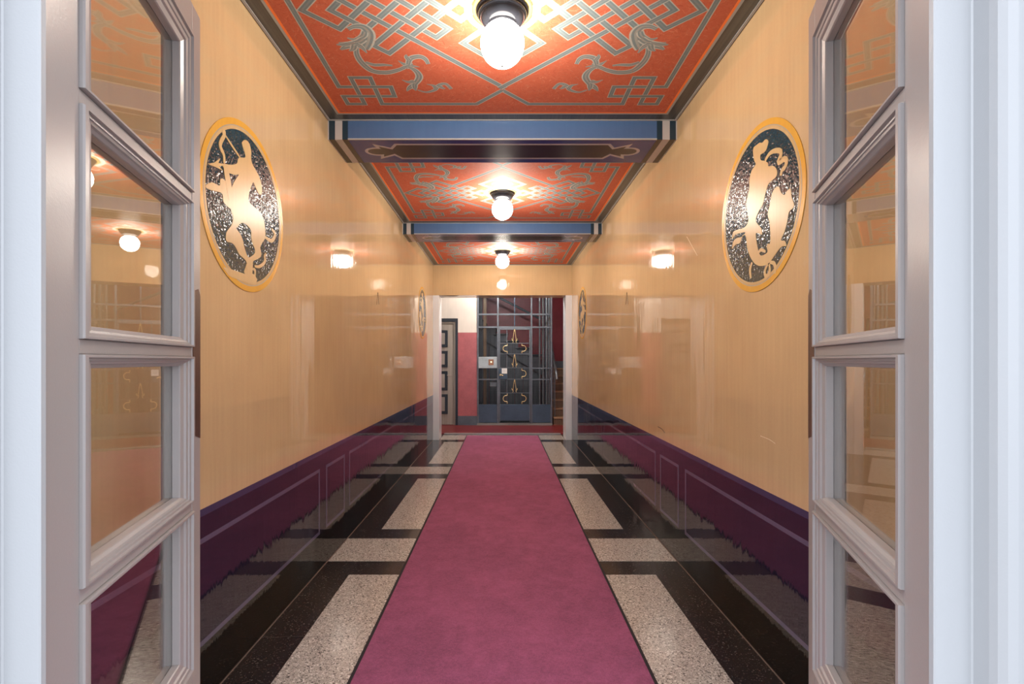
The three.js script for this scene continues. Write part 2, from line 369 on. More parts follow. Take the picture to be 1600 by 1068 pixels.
// beam paint
function beamUnderside() {                               // 2.4 m x 0.41 m
  const k = 850, W = Math.round(2.4 * k), H = Math.round(0.41 * k), [c, g] = canvas(W, H);
  g.fillStyle = '#2b3a8c'; g.fillRect(0, 0, W, H);
  const path = () => {
    g.beginPath();
    const X = (u) => (u + 1.2) * k, Y = (v) => (v + 0.205) * k;
    const half = [[0.752, 0.125], [0.795, 0.055], [0.898, 0.112], [0.886, 0.062]];
    half.forEach(([u, v], i) => (i ? g.lineTo(X(u), Y(-v)) : g.moveTo(X(u), Y(-v))));
    g.bezierCurveTo(X(1.02), Y(-0.075), X(1.02), Y(0.075), X(0.886), Y(0.062));
    for (const [u, v] of [...half].reverse()) g.lineTo(X(u), Y(v));
    for (const [u, v] of half) g.lineTo(X(-u), Y(v));
    g.bezierCurveTo(X(-1.02), Y(0.075), X(-1.02), Y(-0.075), X(-0.886), Y(-0.062));
    for (const [u, v] of [...half].reverse()) g.lineTo(X(-u), Y(-v));
    g.closePath();
  };
  path(); g.fillStyle = '#211f38'; g.fill(); g.strokeStyle = '#b6b4c4'; g.lineWidth = 0.023 * k; g.stroke();
  g.globalAlpha = 0.25;
  for (let i = 0; i < 500; i++) { g.strokeStyle = rnd() > 0.5 ? '#4b4a72' : '#2a2846'; g.lineWidth = 1 + rnd() * 2; const x = rnd() * W, y = rnd() * H; g.beginPath(); g.moveTo(x, y); g.lineTo(x + 40 * (rnd() - 0.5), y + 4 * (rnd() - 0.5)); g.stroke(); }
  const t = new THREE.CanvasTexture(c); t.colorSpace = THREE.SRGBColorSpace; t.magFilter = THREE.LinearFilter; return t;
}
M.beamUnder = std({ map: beamUnderside(), roughness: 0.2, bumpMap: enamelBump.clone(), bumpScale: 0.0005 });
M.beamUnder.bumpMap.repeat.set(1, 0.4);
M.beamBlue = std({ color: lin(0.085, 0.165, 0.345), map: mottle, roughness: 0.25, bumpMap: enamelBump, bumpScale: 0.0005 });
M.beamDark = std({ color: lin(0.022, 0.045, 0.07), roughness: 0.25 });
M.beamPale = std({ color: lin(0.50, 0.47, 0.47), roughness: 0.3 });
M.beamBrown = std({ color: lin(0.035, 0.028, 0.028), roughness: 0.2 });
function plane(x0, x1, z0, z1, y) {                      // facing down, uv 0..1
  const a = [[x0, z0, 0, 1], [x1, z0, 1, 1], [x1, z1, 1, 0], [x0, z1, 0, 0]], p = [], t = [];
  for (const i of [0, 2, 1, 0, 3, 2]) { p.push(a[i][0], y, -a[i][1]); t.push(a[i][2], a[i][3]); }
  const g = new THREE.BufferGeometry();
  g.setAttribute('position', new THREE.Float32BufferAttribute(p, 3)); g.setAttribute('uv', new THREE.Float32BufferAttribute(t, 2)); g.computeVertexNormals();
  return g;
}
{
  const ceiling = tag(mesh('ceiling', box(-1.42, 1.42, CEIL, CEIL + 0.2, 0.74, ZEND + 0.02), M.border), 'corridor ceiling with painted red panels between blue beams', 'ceiling', null, 'structure');
  for (const [a, b] of bays) {
    const zc = (a + b) / 2, e = (b - a) / 2 - 0.09;
    lab(mesh('painted_panel', plane(-PAN, PAN, zc - e, zc + e, CEIL - 0.002), M.panel, ceiling), 'red panel painted with grey strapwork and scrolls');
    for (const s of [-1, 1]) {
      mesh('border_line', box(s * 1.188 - 0.007, s * 1.188 + 0.007, CEIL - 0.004, CEIL + 0.002, a, b), M.borderLine, ceiling);
      const z = s < 0 ? a : b; mesh('border_line', box(-1.18, 1.18, CEIL - 0.004, CEIL + 0.002, s < 0 ? z : z - 0.012, s < 0 ? z + 0.012 : z), M.borderLine, ceiling);
    }
  }
  for (const [a, b] of beams) {
    const y0 = EYE + 1.52;
    const bm = lab(mesh('beam', box(-WX, WX, y0, CEIL + 0.01, a, b), M.beamBlue, ceiling), 'blue painted cross beam with navy underside');
    lab(mesh('underside', plane(-1.2, 1.2, a + 0.001, b - 0.001, y0 - 0.0015), M.beamUnder, bm), 'navy underside with a pale painted cartouche');
    for (const s of [-1, 1]) {
      const st = (u0, u1, mat, mat2) => {
        mesh('stripe', box(Math.min(s * u0, s * u1), Math.max(s * u0, s * u1), y0 - 0.001, CEIL - 0.001, a - 0.002, a + 0.01), mat, bm);
        mesh('stripe', box(Math.min(s * u0, s * u1), Math.max(s * u0, s * u1), y0 - 0.003, y0 + 0.01, a - 0.001, b), mat2, bm);
      };
      st(1.150, 1.192, M.beamDark, M.beamBrown); st(1.100, 1.150, M.beamPale, M.beamPale); st(1.062, 1.100, M.beamDark, M.beamBrown);
      st(1.192, 1.1995, M.beamPale, M.beamPale);
    }
    mesh('edge_line', box(-1.062, 1.062, y0 - 0.003, y0 + 0.006, a - 0.003, a + 0.008), M.borderLine, bm);
  }
}

// ------------------------------------------------------------------ globe lamps
function lamp(z, y, label, cd, color, grp) {
  const o = group('globe_lamp', label, 'ceiling lamp', grp);
  const p = (pr) => pr.map(([r, h]) => [r, -h]);
  mesh('ceiling_ring', lathe(p([[0.0, 0.001], [0.142, 0.001], [0.142, 0.004], [0.134, 0.008], [0.112, 0.006]]), 0, y, z), M.goldPaint, o);
  const base = mesh('base', lathe(p([[0.125, 0.004], [0.125, 0.012], [0.118, 0.017], [0.112, 0.017], [0.112, 0.022], [0.115, 0.026], [0.112, 0.032], [0.104, 0.034], [0.104, 0.040], [0.098, 0.052], [0.086, 0.063], [0.072, 0.070], [0.066, 0.072], [0.066, 0.078], [0.058, 0.080], [0.058, 0.092], [0.0, 0.092]]), 0, y, z), M.blackMetal, o);
  lab(base, 'black tiered lamp base');
  const prof = [];
  for (let i = 0; i <= 40; i++) { const a = i / 40 * Math.PI; prof.push([Math.max(1e-4, Math.sin(a) * 0.103), Math.cos(a) * (a < 1.57 ? 0.100 : 0.106)]); }
  const gl = mesh('globe', lathe(prof.map(([r, h]) => [r, h - 0.160]).reverse(), 0, y, z), M.globe, o);
  lab(gl, 'white opal glass globe, lit');
  mesh('tip', lathe([[0.0001, -0.269], [0.007, -0.267], [0.009, -0.262], [0.0001, -0.262]], 0, y, z, 16), std({ color: lin(0.2, 0.2, 0.19), roughness: 0.4 }), gl);
  const L = new THREE.PointLight(color, cd, 0, 2); L.position.copy(V(0, y - 0.16, z)); L.castShadow = true; L.shadow.radius = 4.6; L.name = 'lamp'; scene.add(L);
}
lamp(2.41, CEIL, 'lit white globe lamp on the ceiling nearest the entrance doors', LAMP_CD, LAMP_COLOR, 'corridor globe lamps');
lamp(5.04, CEIL, 'lit white globe lamp on the middle ceiling panel between two beams', LAMP_CD, LAMP_COLOR, 'corridor globe lamps');
lamp(7.70, CEIL, 'lit white globe lamp on the far ceiling panel above the portal', LAMP_CD, LAMP_COLOR, 'corridor globe lamps');

// ------------------------------------------------------------------ wall medallions
const ARCHER = {
  poly: [
    [-55, 286, -34, 307, -5, 317, 20, 309, 35, 281, 33, 255, 44, 229, 82, 209, 119, 187, 141, 154, 142, 119, 119, 105, 91, 118, 69, 134, 53, 142, 29, 108, 12, 72, 12, 38, 60, 27, 114, 21, 157, -2, 174, -38, 179, -91, 147, -126, 125, -155, 135, -178, 128, -201, 78, -225, 53, -238, 49, -265, 38, -305, -30, -308, -22, -282, -8, -258, -26, -243, -75, -230, -106, -206, -137, -193, -184, -195, -187, -164, -170, -142, -144, -117, -129, -81, -148, -47, -155, -6, -144, 45, -114, 92, -81, 130, -114, 117, -166, 107, -195, 106, -213, 119, -216, 128, -195, 135, -144, 151, -98, 174, -89, 194, -73, 212, -24, 230, -24, 249, -41, 267],
    [-339, -4, -297, 20, -264, 24, -237, 28, -234, 53, -216, 65, -195, 63, -177, 85, -192, 97, -206, 121, -184, 129, -166, 97, -159, 40, -137, 4, -137, -44, -206, -33, -216, -2, -258, -4, -304, -14, -336, -15],
    [-326, 86, -278, 109, -234, 144, -248, 119, -209, 131, -209, 122, -244, 107, -213, 99, -268, 94, -304, 88],
    [-213, -314, -166, -310, -26, -311, -9, -288, 69, -300, 94, -318, 73, -348, -137, -346, -170, -340],
  ],
  holes: [[-106, -121, -75, -132, -47, -154, -33, -184, -12, -213, 12, -227, 67, -197, 70, -174, 49, -153, 35, -126, 32, -93, -9, -78, -59, -83]],
  stroke: [
    [22, 179, -91, 241, -94, 277, -72, 288, -46, 251, -32], [18, 69, -257, 114, -251, 162, -226, 176, -205, 171, -188, 189, -171], [16, 51, -273, 70, -278, 69, -309],
    [44, -195, 122, -172, 70, -150, -10], [44, -6, -258, 18, -285, 22, -305], [22, -206, 272, -201, 259, -229, 216, -232, 192, -206, 168, -204, 134], [30, -211, 275, -202, 258], [12, -194, 258, -137, 235, -71, 211],
  ],
};
const TRITON = {
  poly: [[40, 283, 32, 301, 2, 301, -24, 300, -48, 289, -72, 293, -92, 285, -101, 270, -92, 254, -80, 242, -60, 238, -33, 241, -29, 230, -36, 213, -72, 196, -96, 177, -101, 161, -138, 149, -164, 129, -175, 105, -164, 90, -131, 86, -100, 80, -84, 61, -68, 34, -52, 6, -11, -19, 14, -54, -36, -101, -44, -132, -11, -118, 14, -114, 6, -154, -11, -200, -36, -228, -92, -225, -88, -200, -96, -186, -115, -190, -119, -151, -111, -93, -96, -56, -115, -13, -131, 26, -160, 44, -190, 38, -204, 10, -232, -11, -252, 0, -279, 0, -286, -36, -304, -73, -296, -85, -267, -93, -254, -127, -233, -167, -204, -195, -235, -206, -247, -230, -218, -225, -190, -232, -160, -248, -123, -268, -84, -279, -28, -274, 23, -253, 67, -212, 99, -159, 111, -103, 141, -87, 174, -120, 224, -118, 262, -132, 249, -98, 214, -88, 150, -94, 117, -82, 160, -73, 224, -67, 262, -81, 249, -47, 199, -48, 145, -55, 108, -51, 85, -31, 94, 11, 108, 55, 89, 93, 76, 123, 76, 154, 67, 181, 49, 201, 14, 213, 27, 235, 36, 260]],
  holes: [],
  stroke: [
    [26, -72, 197, -108, 213, -153, 209, -200, 189, -204, 168, -186, 152, -197, 144, -235, 142, -249, 124, -235, 106, -211, 100, -205, 81], [20, 49, -243, 69, -274, 60, -317],
    [20, -96, -279, -72, -303, -76, -328, -100, -328, -114, -306, -109, -281], [20, -115, -273, -149, -285, -160, -309, -155, -331], [16, -15, -209, -36, -201, -76, -218],
  ],
};
function flatFigure(F) {                                 // 3 mm thick silhouette; local x = depth along the wall, y = up, z = out of the wall
  const shapes = [], pt = (a) => { const o = []; for (let i = 0; i < a.length; i += 2) o.push(new THREE.Vector2(a[i] / 1000, a[i + 1] / 1000)); return o; };
  const smooth = (v, n) => new THREE.SplineCurve([...v, v[0]]).getPoints(n);
  F.poly.forEach((a, i) => { const s = new THREE.Shape(F.poly.length > 3 && i > 1 ? pt(a) : smooth(pt(a), a.length * 1.5)); if (!i) F.holes.forEach((h) => s.holes.push(new THREE.Path(smooth(pt(h), 40).reverse()))); shapes.push(s); });
  for (const [w, ...a] of F.stroke) {
    const cv = new THREE.SplineCurve(pt(a)), L = [], R = [], N = 24;
    for (let i = 0; i <= N; i++) { const t = i / N, p = cv.getPoint(t), q = cv.getTangent(t), h = w / 2000 * (0.6 + 0.4 * Math.sin(Math.PI * t)); L.push(new THREE.Vector2(p.x - q.y * h, p.y + q.x * h)); R.unshift(new THREE.Vector2(p.x + q.y * h, p.y - q.x * h)); }
    shapes.push(new THREE.Shape([...L, ...R]));
  }
  return shapes.map((s, i) => new THREE.ExtrudeGeometry(s, { depth: 0.0032 + 0.00012 * i, bevelEnabled: false, curveSegments: 8 }));
}
function ring(r0, r1, h0, h1) {                          // flat ring lying against the wall, axis = local z
  const g = flat(new THREE.LatheGeometry([[r0, h0], [r0, h1], [r1, h1], [r1, h0]].map(([a, b]) => new THREE.Vector2(a, b)).reverse(), 96));
  g.computeVertexNormals(); g.rotateX(Math.PI / 2); return g;
}
function medallion(side, z, F, mirror, label) {
  const o = group('wall_medallion', label, 'medallion', 'round wall medallions');
  const R = 0.388;
  const disc = new THREE.CylinderGeometry(0.343, 0.343, 0.002, 96); disc.rotateX(Math.PI / 2); disc.translate(0, 0, 0.001);
  const f = flatFigure(F);
  if (mirror) for (const g of f) { g.scale(-1, 1, 1); const p = g.attributes.position, n = g.attributes.normal; for (let i = 0; i < p.count; i += 3) for (const a of [p, n]) for (let k = 0; k < 3; k++) { const t = a.array[(i + 1) * 3 + k]; a.array[(i + 1) * 3 + k] = a.array[(i + 2) * 3 + k]; a.array[(i + 2) * 3 + k] = t; } }
  const parts = [
    ['gold_ring', [ring(0.361, R, 0, 0.003)], M.ringGold, 'broad golden yellow ring'],
    ['inner_ring', [ring(0.356, 0.361, 0, 0.0025)], M.ringGrey, null],
    ['cream_ring', [ring(0.342, 0.356, 0, 0.003)], M.ringCream, null],
    ['field', [disc], M.field, 'dark teal crinkled field'],
    ['figure', f, M.figure, F === ARCHER ? 'ochre archer silhouette with bow' : 'ochre fish-tailed figure silhouette with ribbon'],
  ];
  for (const [n, gs, m, l] of parts) {
    const q = mesh(n, gs.map((g) => { const f2 = flat(g); f2.deleteAttribute('uv'); return uvMetres(f2); }), m, o);
    if (l) lab(q, l);
  }
  // local x -> depth: on the left wall the outside normal is +x, on the right wall -x
  o.position.copy(V(side * (WX - 0.0004), EYE + 0.713, z));
  o.rotation.y = side < 0 ? Math.PI / 2 : -Math.PI / 2;
  return o;
}
// left wall: local x maps to -z(three) = deeper when rotated by +90 degrees; right wall: local x maps towards the camera, so mirror
medallion(-1, 2.405, ARCHER, false, 'large round archer medallion on the left wall by the door leaf');
medallion(1, 2.405, TRITON, true, 'large round fish-tailed figure medallion on the right wall by the door leaf');
medallion(-1, 7.68, TRITON, false, 'distant small-looking medallion on the left wall next to the portal jamb');
medallion(1, 7.68, ARCHER, true, 'distant small-looking medallion on the right wall next to the portal jamb');

// ------------------------------------------------------------------ entrance: front wall, frame, two glazed leaves
const HX0 = -0.723, HX1 = 0.675, DOORH = 2.42;            // hinge lines
{
  const w = tag(mesh('wall_front', [
    box(-3.5, -0.895, -0.2, 4.2, 0.62, 0.78), box(0.849, 3.5, -0.2, 4.2, 0.62, 0.78), box(-0.895, 0.849, DOORH + 0.06, 4.2, 0.62, 0.78)], M.facade),
    'entrance wall around the double door', 'wall', null, 'structure');
  void w;
  const casing = (s, hx) => {                            // moulded jamb, profile in plan: [distance outwards from the opening, depth]
    const pr = [[0, 0.785], [0, 0.777], [0.002, 0.775], [0.055, 0.775], [0.057, 0.773], [0.057, 0.748], [0.060, 0.738], [0.066, 0.729], [0.075, 0.723], [0.086, 0.721], [0.097, 0.724], [0.104, 0.729], [0.106, 0.715], [0.106, 0.660], [0.115, 0.640], [0.135, 0.632], [0.170, 0.630], [0.180, 0.618], [0.200, 0.618], [0.200, 0.770], [0.120, 0.770], [0.120, 0.785]];
    const sh = new THREE.Shape(pr.map(([d, z]) => new THREE.Vector2(hx + s * d, z)));
    const g = flat(new THREE.ExtrudeGeometry(sh, { depth: DOORH + 0.05, bevelEnabled: false }));
    // shape plane (x, depth), extruded along local z -> rotate so that extrusion is up and depth goes to -z
    g.rotateX(-Math.PI / 2); g.deleteAttribute('uv'); g.computeVertexNormals();
    return uvMetres(g);
  };
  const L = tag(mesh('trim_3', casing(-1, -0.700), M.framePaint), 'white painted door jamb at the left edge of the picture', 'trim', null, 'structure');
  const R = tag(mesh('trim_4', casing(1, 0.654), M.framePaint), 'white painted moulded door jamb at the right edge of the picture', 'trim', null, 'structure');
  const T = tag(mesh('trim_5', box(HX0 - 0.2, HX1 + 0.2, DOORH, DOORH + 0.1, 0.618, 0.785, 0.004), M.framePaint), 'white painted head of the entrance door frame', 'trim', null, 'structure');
  void L; void R; void T;
}
function mitre(x0, x1, y0, y1, profile) {                // rectangular moulding; profile [inset, t]; local x, y, t = z
  const p = [];
  const cor = ([i, t]) => [[x0 + i, y0 + i, t], [x1 - i, y0 + i, t], [x1 - i, y1 - i, t], [x0 + i, y1 - i, t]];
  for (let k = 0; k + 1 < profile.length; k++) {
    const a = cor(profile[k]), b = cor(profile[k + 1]);
    for (let e = 0; e < 4; e++) { const f = (e + 1) % 4; p.push(...a[e], ...a[f], ...b[f], ...a[e], ...b[f], ...b[e]); }
  }
  const g = new THREE.BufferGeometry(); g.setAttribute('position', new THREE.Float32BufferAttribute(p, 3)); g.computeVertexNormals(); return uvMetres(g);
}
function leaf(name, L, label, face) {
  const o = group(name, label, 'door', null, 'structure');
  const T = 0.034, y0 = 0.012, y1 = DOORH - 0.012, near = 0.182, far = 0.129;
  const lb = (x0, x1, a, b, t = T) => { const g = flat(new RoundedBoxGeometry(x1 - x0, b - a, 2 * t, 2, 0.003)); g.translate((x0 + x1) / 2, (a + b) / 2, 0); return uvMetres(g); };
  const cutN = 0.070, cut = 0.056;                                     // width of the moulding taken off each member
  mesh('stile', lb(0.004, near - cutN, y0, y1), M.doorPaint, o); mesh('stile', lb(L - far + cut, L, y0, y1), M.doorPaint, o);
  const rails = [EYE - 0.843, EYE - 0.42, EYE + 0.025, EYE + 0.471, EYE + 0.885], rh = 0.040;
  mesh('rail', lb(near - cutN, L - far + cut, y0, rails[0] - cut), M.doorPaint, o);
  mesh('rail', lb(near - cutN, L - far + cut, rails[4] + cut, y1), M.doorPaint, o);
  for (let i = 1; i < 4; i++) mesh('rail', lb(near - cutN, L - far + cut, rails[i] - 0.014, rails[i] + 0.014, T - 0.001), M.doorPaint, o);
  for (let i = 0; i < 4; i++) {
    const a = i ? rails[i] + rh : rails[0], b = i < 3 ? rails[i + 1] - rh : rails[4], x0 = near, x1 = L - far;
    const ca = i ? rh - 0.014 : cut, cb = i < 3 ? rh - 0.014 : cut;
    for (const s of [1, -1]) {
      // outer edge of the moulding differs per side, so build it as four mitred runs through two rings
      const ringAt = (f, t) => [[x0 - cutN * f, a - ca * f, t], [x1 + cut * f, a - ca * f, t], [x1 + cut * f, b + cb * f, t], [x0 - cutN * f, b + cb * f, t]];
      const prof = [[1, 0.031], [1, 0.039], [0.96, 0.042], [0.80, 0.042], [0.76, 0.0355], [0.56, 0.0350], [0.52, 0.0315], [0.34, 0.0300], [0.28, 0.0250], [0.04, 0.0210], [0, 0.0180], [0, 0.001]], p = [];
      for (let k = 0; k + 1 < prof.length; k++) {
        const A = ringAt(prof[k][0], s * prof[k][1]), B = ringAt(prof[k + 1][0], s * prof[k + 1][1]);
        for (let e = 0; e < 4; e++) { const f = (e + 1) % 4, q = s > 0 ? [A[e], A[f], B[f], A[e], B[f], B[e]] : [A[f], A[e], B[f], B[f], A[e], B[e]]; for (const v of q) p.push(...v); }
      }
      const g = new THREE.BufferGeometry(); g.setAttribute('position', new THREE.Float32BufferAttribute(p, 3)); g.computeVertexNormals();
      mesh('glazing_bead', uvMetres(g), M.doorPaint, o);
    }
    const pg = new THREE.BoxGeometry(x1 - x0 + 0.004, b - a + 0.004, 0.004); pg.translate((x0 + x1) / 2, (a + b) / 2, 0);
    mesh('pane', pg, M.glass, o);
  }
  { // push plate on the meeting stile, seen side
    const g = new THREE.ExtrudeGeometry(new THREE.Shape([[L - 0.068, EYE - 0.215], [L - 0.006, EYE - 0.232], [L - 0.006, EYE + 0.195], [L - 0.022, EYE + 0.212], [L - 0.068, EYE + 0.20]].map(([x, y]) => new THREE.Vector2(x, y))), { depth: 0.001, bevelEnabled: true, bevelSize: 0.001, bevelThickness: 0.0005, bevelSegments: 1 });
    g.translate(0, 0, face > 0 ? T + 0.0004 : -T - 0.0014);
    g.deleteAttribute('uv');
    lab(mesh('push_plate', uvMetres(flat(g)), M.bronze, o), 'dark bronze push plate');
  }
  return o;
}
{
  const l = leaf('door_1', 0.773, 'grey glazed door leaf standing open on the left', 1);
  l.rotation.y = Math.PI - Math.atan2(1, 0.2549);
  l.position.copy(V(HX0 - 0.033, 0, 0.792));
  const r = leaf('door_2', 0.791, 'grey glazed door leaf standing open on the right', -1);
  r.rotation.y = Math.atan2(1, 0.335);
  r.position.copy(V(HX1 + 0.0322, 0, 0.789));
}
tag(mesh('pavement', box(-9, 9, -0.35, -0.06, -12, 0.62), M.pavement), 'grey street pavement outside the entrance', 'pavement', null, 'structure');
tag(mesh('door_step', box(-0.95, 0.9, -0.2, -0.002, 0.40, 0.70, 0.006), M.facade), 'stone step under the entrance doors', 'step', null, 'structure');

// ------------------------------------------------------------------ stair hall
const ZB = 10.88;                                         // plane of the lift front and the hall back wall
M.hallWhite = std({ color: lin(0.74, 0.68, 0.62), map: mottle, roughness: 0.35 });
M.hallPink = std({ color: lin(0.46, 0.125, 0.145), map: patch, roughness: 0.3, bumpMap: enamelBump, bumpScale: 0.0008 });
M.hallGrey = std({ color: lin(0.10, 0.13, 0.17), map: patch, roughness: 0.35 });
M.maroon = std({ color: lin(0.40, 0.045, 0.075), map: patch, roughness: 0.4 });
M.redFloor = std({ color: lin(0.23, 0.016, 0.022), map: patch, roughness: 0.3 });
M.hallDoor = std({ color: lin(0.36, 0.325, 0.29), map: wood, roughness: 0.3 });
M.doorDark = std({ color: lin(0.012, 0.02, 0.032), roughness: 0.3 });
M.steel = std({ color: lin(0.065, 0.105, 0.165), map: patch, metalness: 0.25, roughness: 0.34, bumpMap: fineBump, bumpScale: 0.0004 });
M.steelBar = std({ color: lin(0.15, 0.175, 0.215), map: patch, metalness: 0.3, roughness: 0.4 });
M.wire = std({ color: lin(0.03, 0.036, 0.05), metalness: 0.3, roughness: 0.5 });
M.brass = std({ color: lin(0.86, 0.66, 0.34), metalness: 0.6, roughness: 0.35 });
M.boxGrey = std({ color: lin(0.40, 0.47, 0.52), map: patch, metalness: 0.2, roughness: 0.35 });
M.stairWood = std({ color: lin(0.42, 0.25, 0.14), map: wood, roughness: 0.4 });
M.riserWood = std({ color: lin(0.22, 0.135, 0.085), map: wood, roughness: 0.5 });
M.soffit = std({ color: lin(0.11, 0.135, 0.17), map: wood, roughness: 0.5 });
M.rail = std({ color: lin(0.20, 0.23, 0.26), metalness: 0.4, roughness: 0.35 });
M.brownPost = std({ color: lin(0.15, 0.10, 0.06), map: wood, roughness: 0.45 });
{
  const HX = 3.1, HH = 3.35, SH = 5.2;
  tag(mesh('floor', box(-HX, 2.5, -0.2, 0.004, 9.67, 14.2), M.redFloor), 'dark red hall floor strip between portal and lift', 'floor', null, 'structure');
  tag(mesh('wall_hall_front', [box(-HX, -WX - 0.02, -0.1, HH, 9.02, ZPORT), box(WX + 0.02, 2.5, -0.1, SH, 9.02, ZPORT), box(-HX, 2.5, CEIL + 0.2, SH, 9.02, ZPORT)], M.hallWhite), 'pale wall of the stair hall around the portal', 'wall', null, 'structure');
  const upper = tag(mesh('wall_hall_back', [box(-HX, -1.80, 1.97, HH, ZB, ZB + 0.2), box(-1.80, -0.945, 2.27, HH, ZB, ZB + 0.2), box(-0.945, -0.535, 1.97, HH, ZB, ZB + 0.2)], M.hallWhite), 'hall wall with pink lower half and white top left of the lift', 'wall', null, 'structure');
  lab(mesh('lower_paint', [box(-HX, -1.80, 0.20, 1.97, ZB, ZB + 0.2), box(-0.945, -0.535, 0.20, 1.97, ZB, ZB + 0.2)], M.hallPink, upper), 'pink lower wall paint');
  lab(mesh('upper_return', [box(-0.945, -0.90, 1.97, 2.27, ZB - 0.0008, ZB + 0.1)], M.hallWhite, upper), 'white paint beside the door head');
  lab(mesh('base_paint', [box(-HX, -1.80, -0.05, 0.20, ZB, ZB + 0.2), box(-0.945, -0.535, -0.05, 0.20, ZB, ZB + 0.2)], M.hallGrey, upper), 'blue grey base band');
  tag(mesh('wall_hall_left', box(-HX - 0.2, -HX, -0.1, HH, 9.02, ZB + 0.2), M.hallWhite), 'pale left end wall of the stair hall', 'wall', null, 'structure');
  tag(mesh('wall_stair_right', box(2.5, 2.7, -0.1, SH, 9.02, 14.4), M.maroon), 'maroon wall on the right of the stair', 'wall', null, 'structure');
  tag(mesh('wall_stair_back', box(-1.9, 2.7, -0.1, SH, 14.2, 14.4), M.maroon), 'maroon wall behind the lift shaft', 'wall', null, 'structure');
  tag(mesh('wall_stair_left', box(-1.9, -1.7, -0.1, SH, ZB + 0.2, 14.4), M.maroon), 'maroon wall on the left of the stairwell', 'wall', null, 'structure');
  tag(mesh('ceiling_hall', box(-HX, 2.5, HH, HH + 0.15, ZPORT, ZB - 0.03), M.hallWhite), 'pale hall ceiling', 'ceiling', null, 'structure');
  tag(mesh('ceiling_stair', box(-HX, 2.7, SH, SH + 0.15, 9.02, 14.4), M.hallWhite), 'pale ceiling of the stairwell', 'ceiling', null, 'structure');
  tag(mesh('wall_upper_front', box(-HX, -0.535, HH, SH, ZB, ZB + 0.2), M.hallWhite), 'upper stairwell wall above the hall door', 'wall', null, 'structure');

  // hall door
  const d = group('door_3', 'grey brown panelled hall door with dark raised panels', 'door', null, 'structure');
  mesh('frame', [box(-1.80, -0.945, 2.20, 2.27, ZB - 0.015, ZB + 0.12), box(-0.995, -0.945, 0, 2.20, ZB - 0.015, ZB + 0.12), box(-1.80, -1.755, 0, 2.20, ZB - 0.015, ZB + 0.12)], M.doorDark, d);
  mesh('frame_face', [box(-1.755, -1.0, 2.165, 2.20, ZB + 0.005, ZB + 0.08), box(-1.03, -0.998, 0, 2.165, ZB + 0.005, ZB + 0.08)], M.hallDoor, d);
  mesh('door_leaf', box(-1.755, -1.035, 0.01, 2.16, ZB + 0.03, ZB + 0.075, 0.002), M.hallDoor, d);
  for (const [a, b] of [[0.24, 0.66], [0.74, 1.15], [1.23, 1.58], [1.66, 2.02]]) {
    const q = lab(mesh('panel', box(-1.64, -1.165, a, b, ZB + 0.008, ZB + 0.04, 0.006), M.doorDark, d), 'dark panel moulding');
    mesh('panel_face', box(-1.58, -1.225, a + 0.06, b - 0.06, ZB + 0.002, ZB + 0.03, 0.008), M.hallDoor, q);
  }
  mesh('handle', [rod([-1.075, 1.06, ZB + 0.03], [-1.075, 1.06, ZB - 0.025], 0.009), rod([-1.075, 1.06, ZB - 0.025], [-1.175, 1.06, ZB - 0.025], 0.009)], std({ color: lin(0.75, 0.72, 0.66), metalness: 0.9, roughness: 0.25 }), d);
}
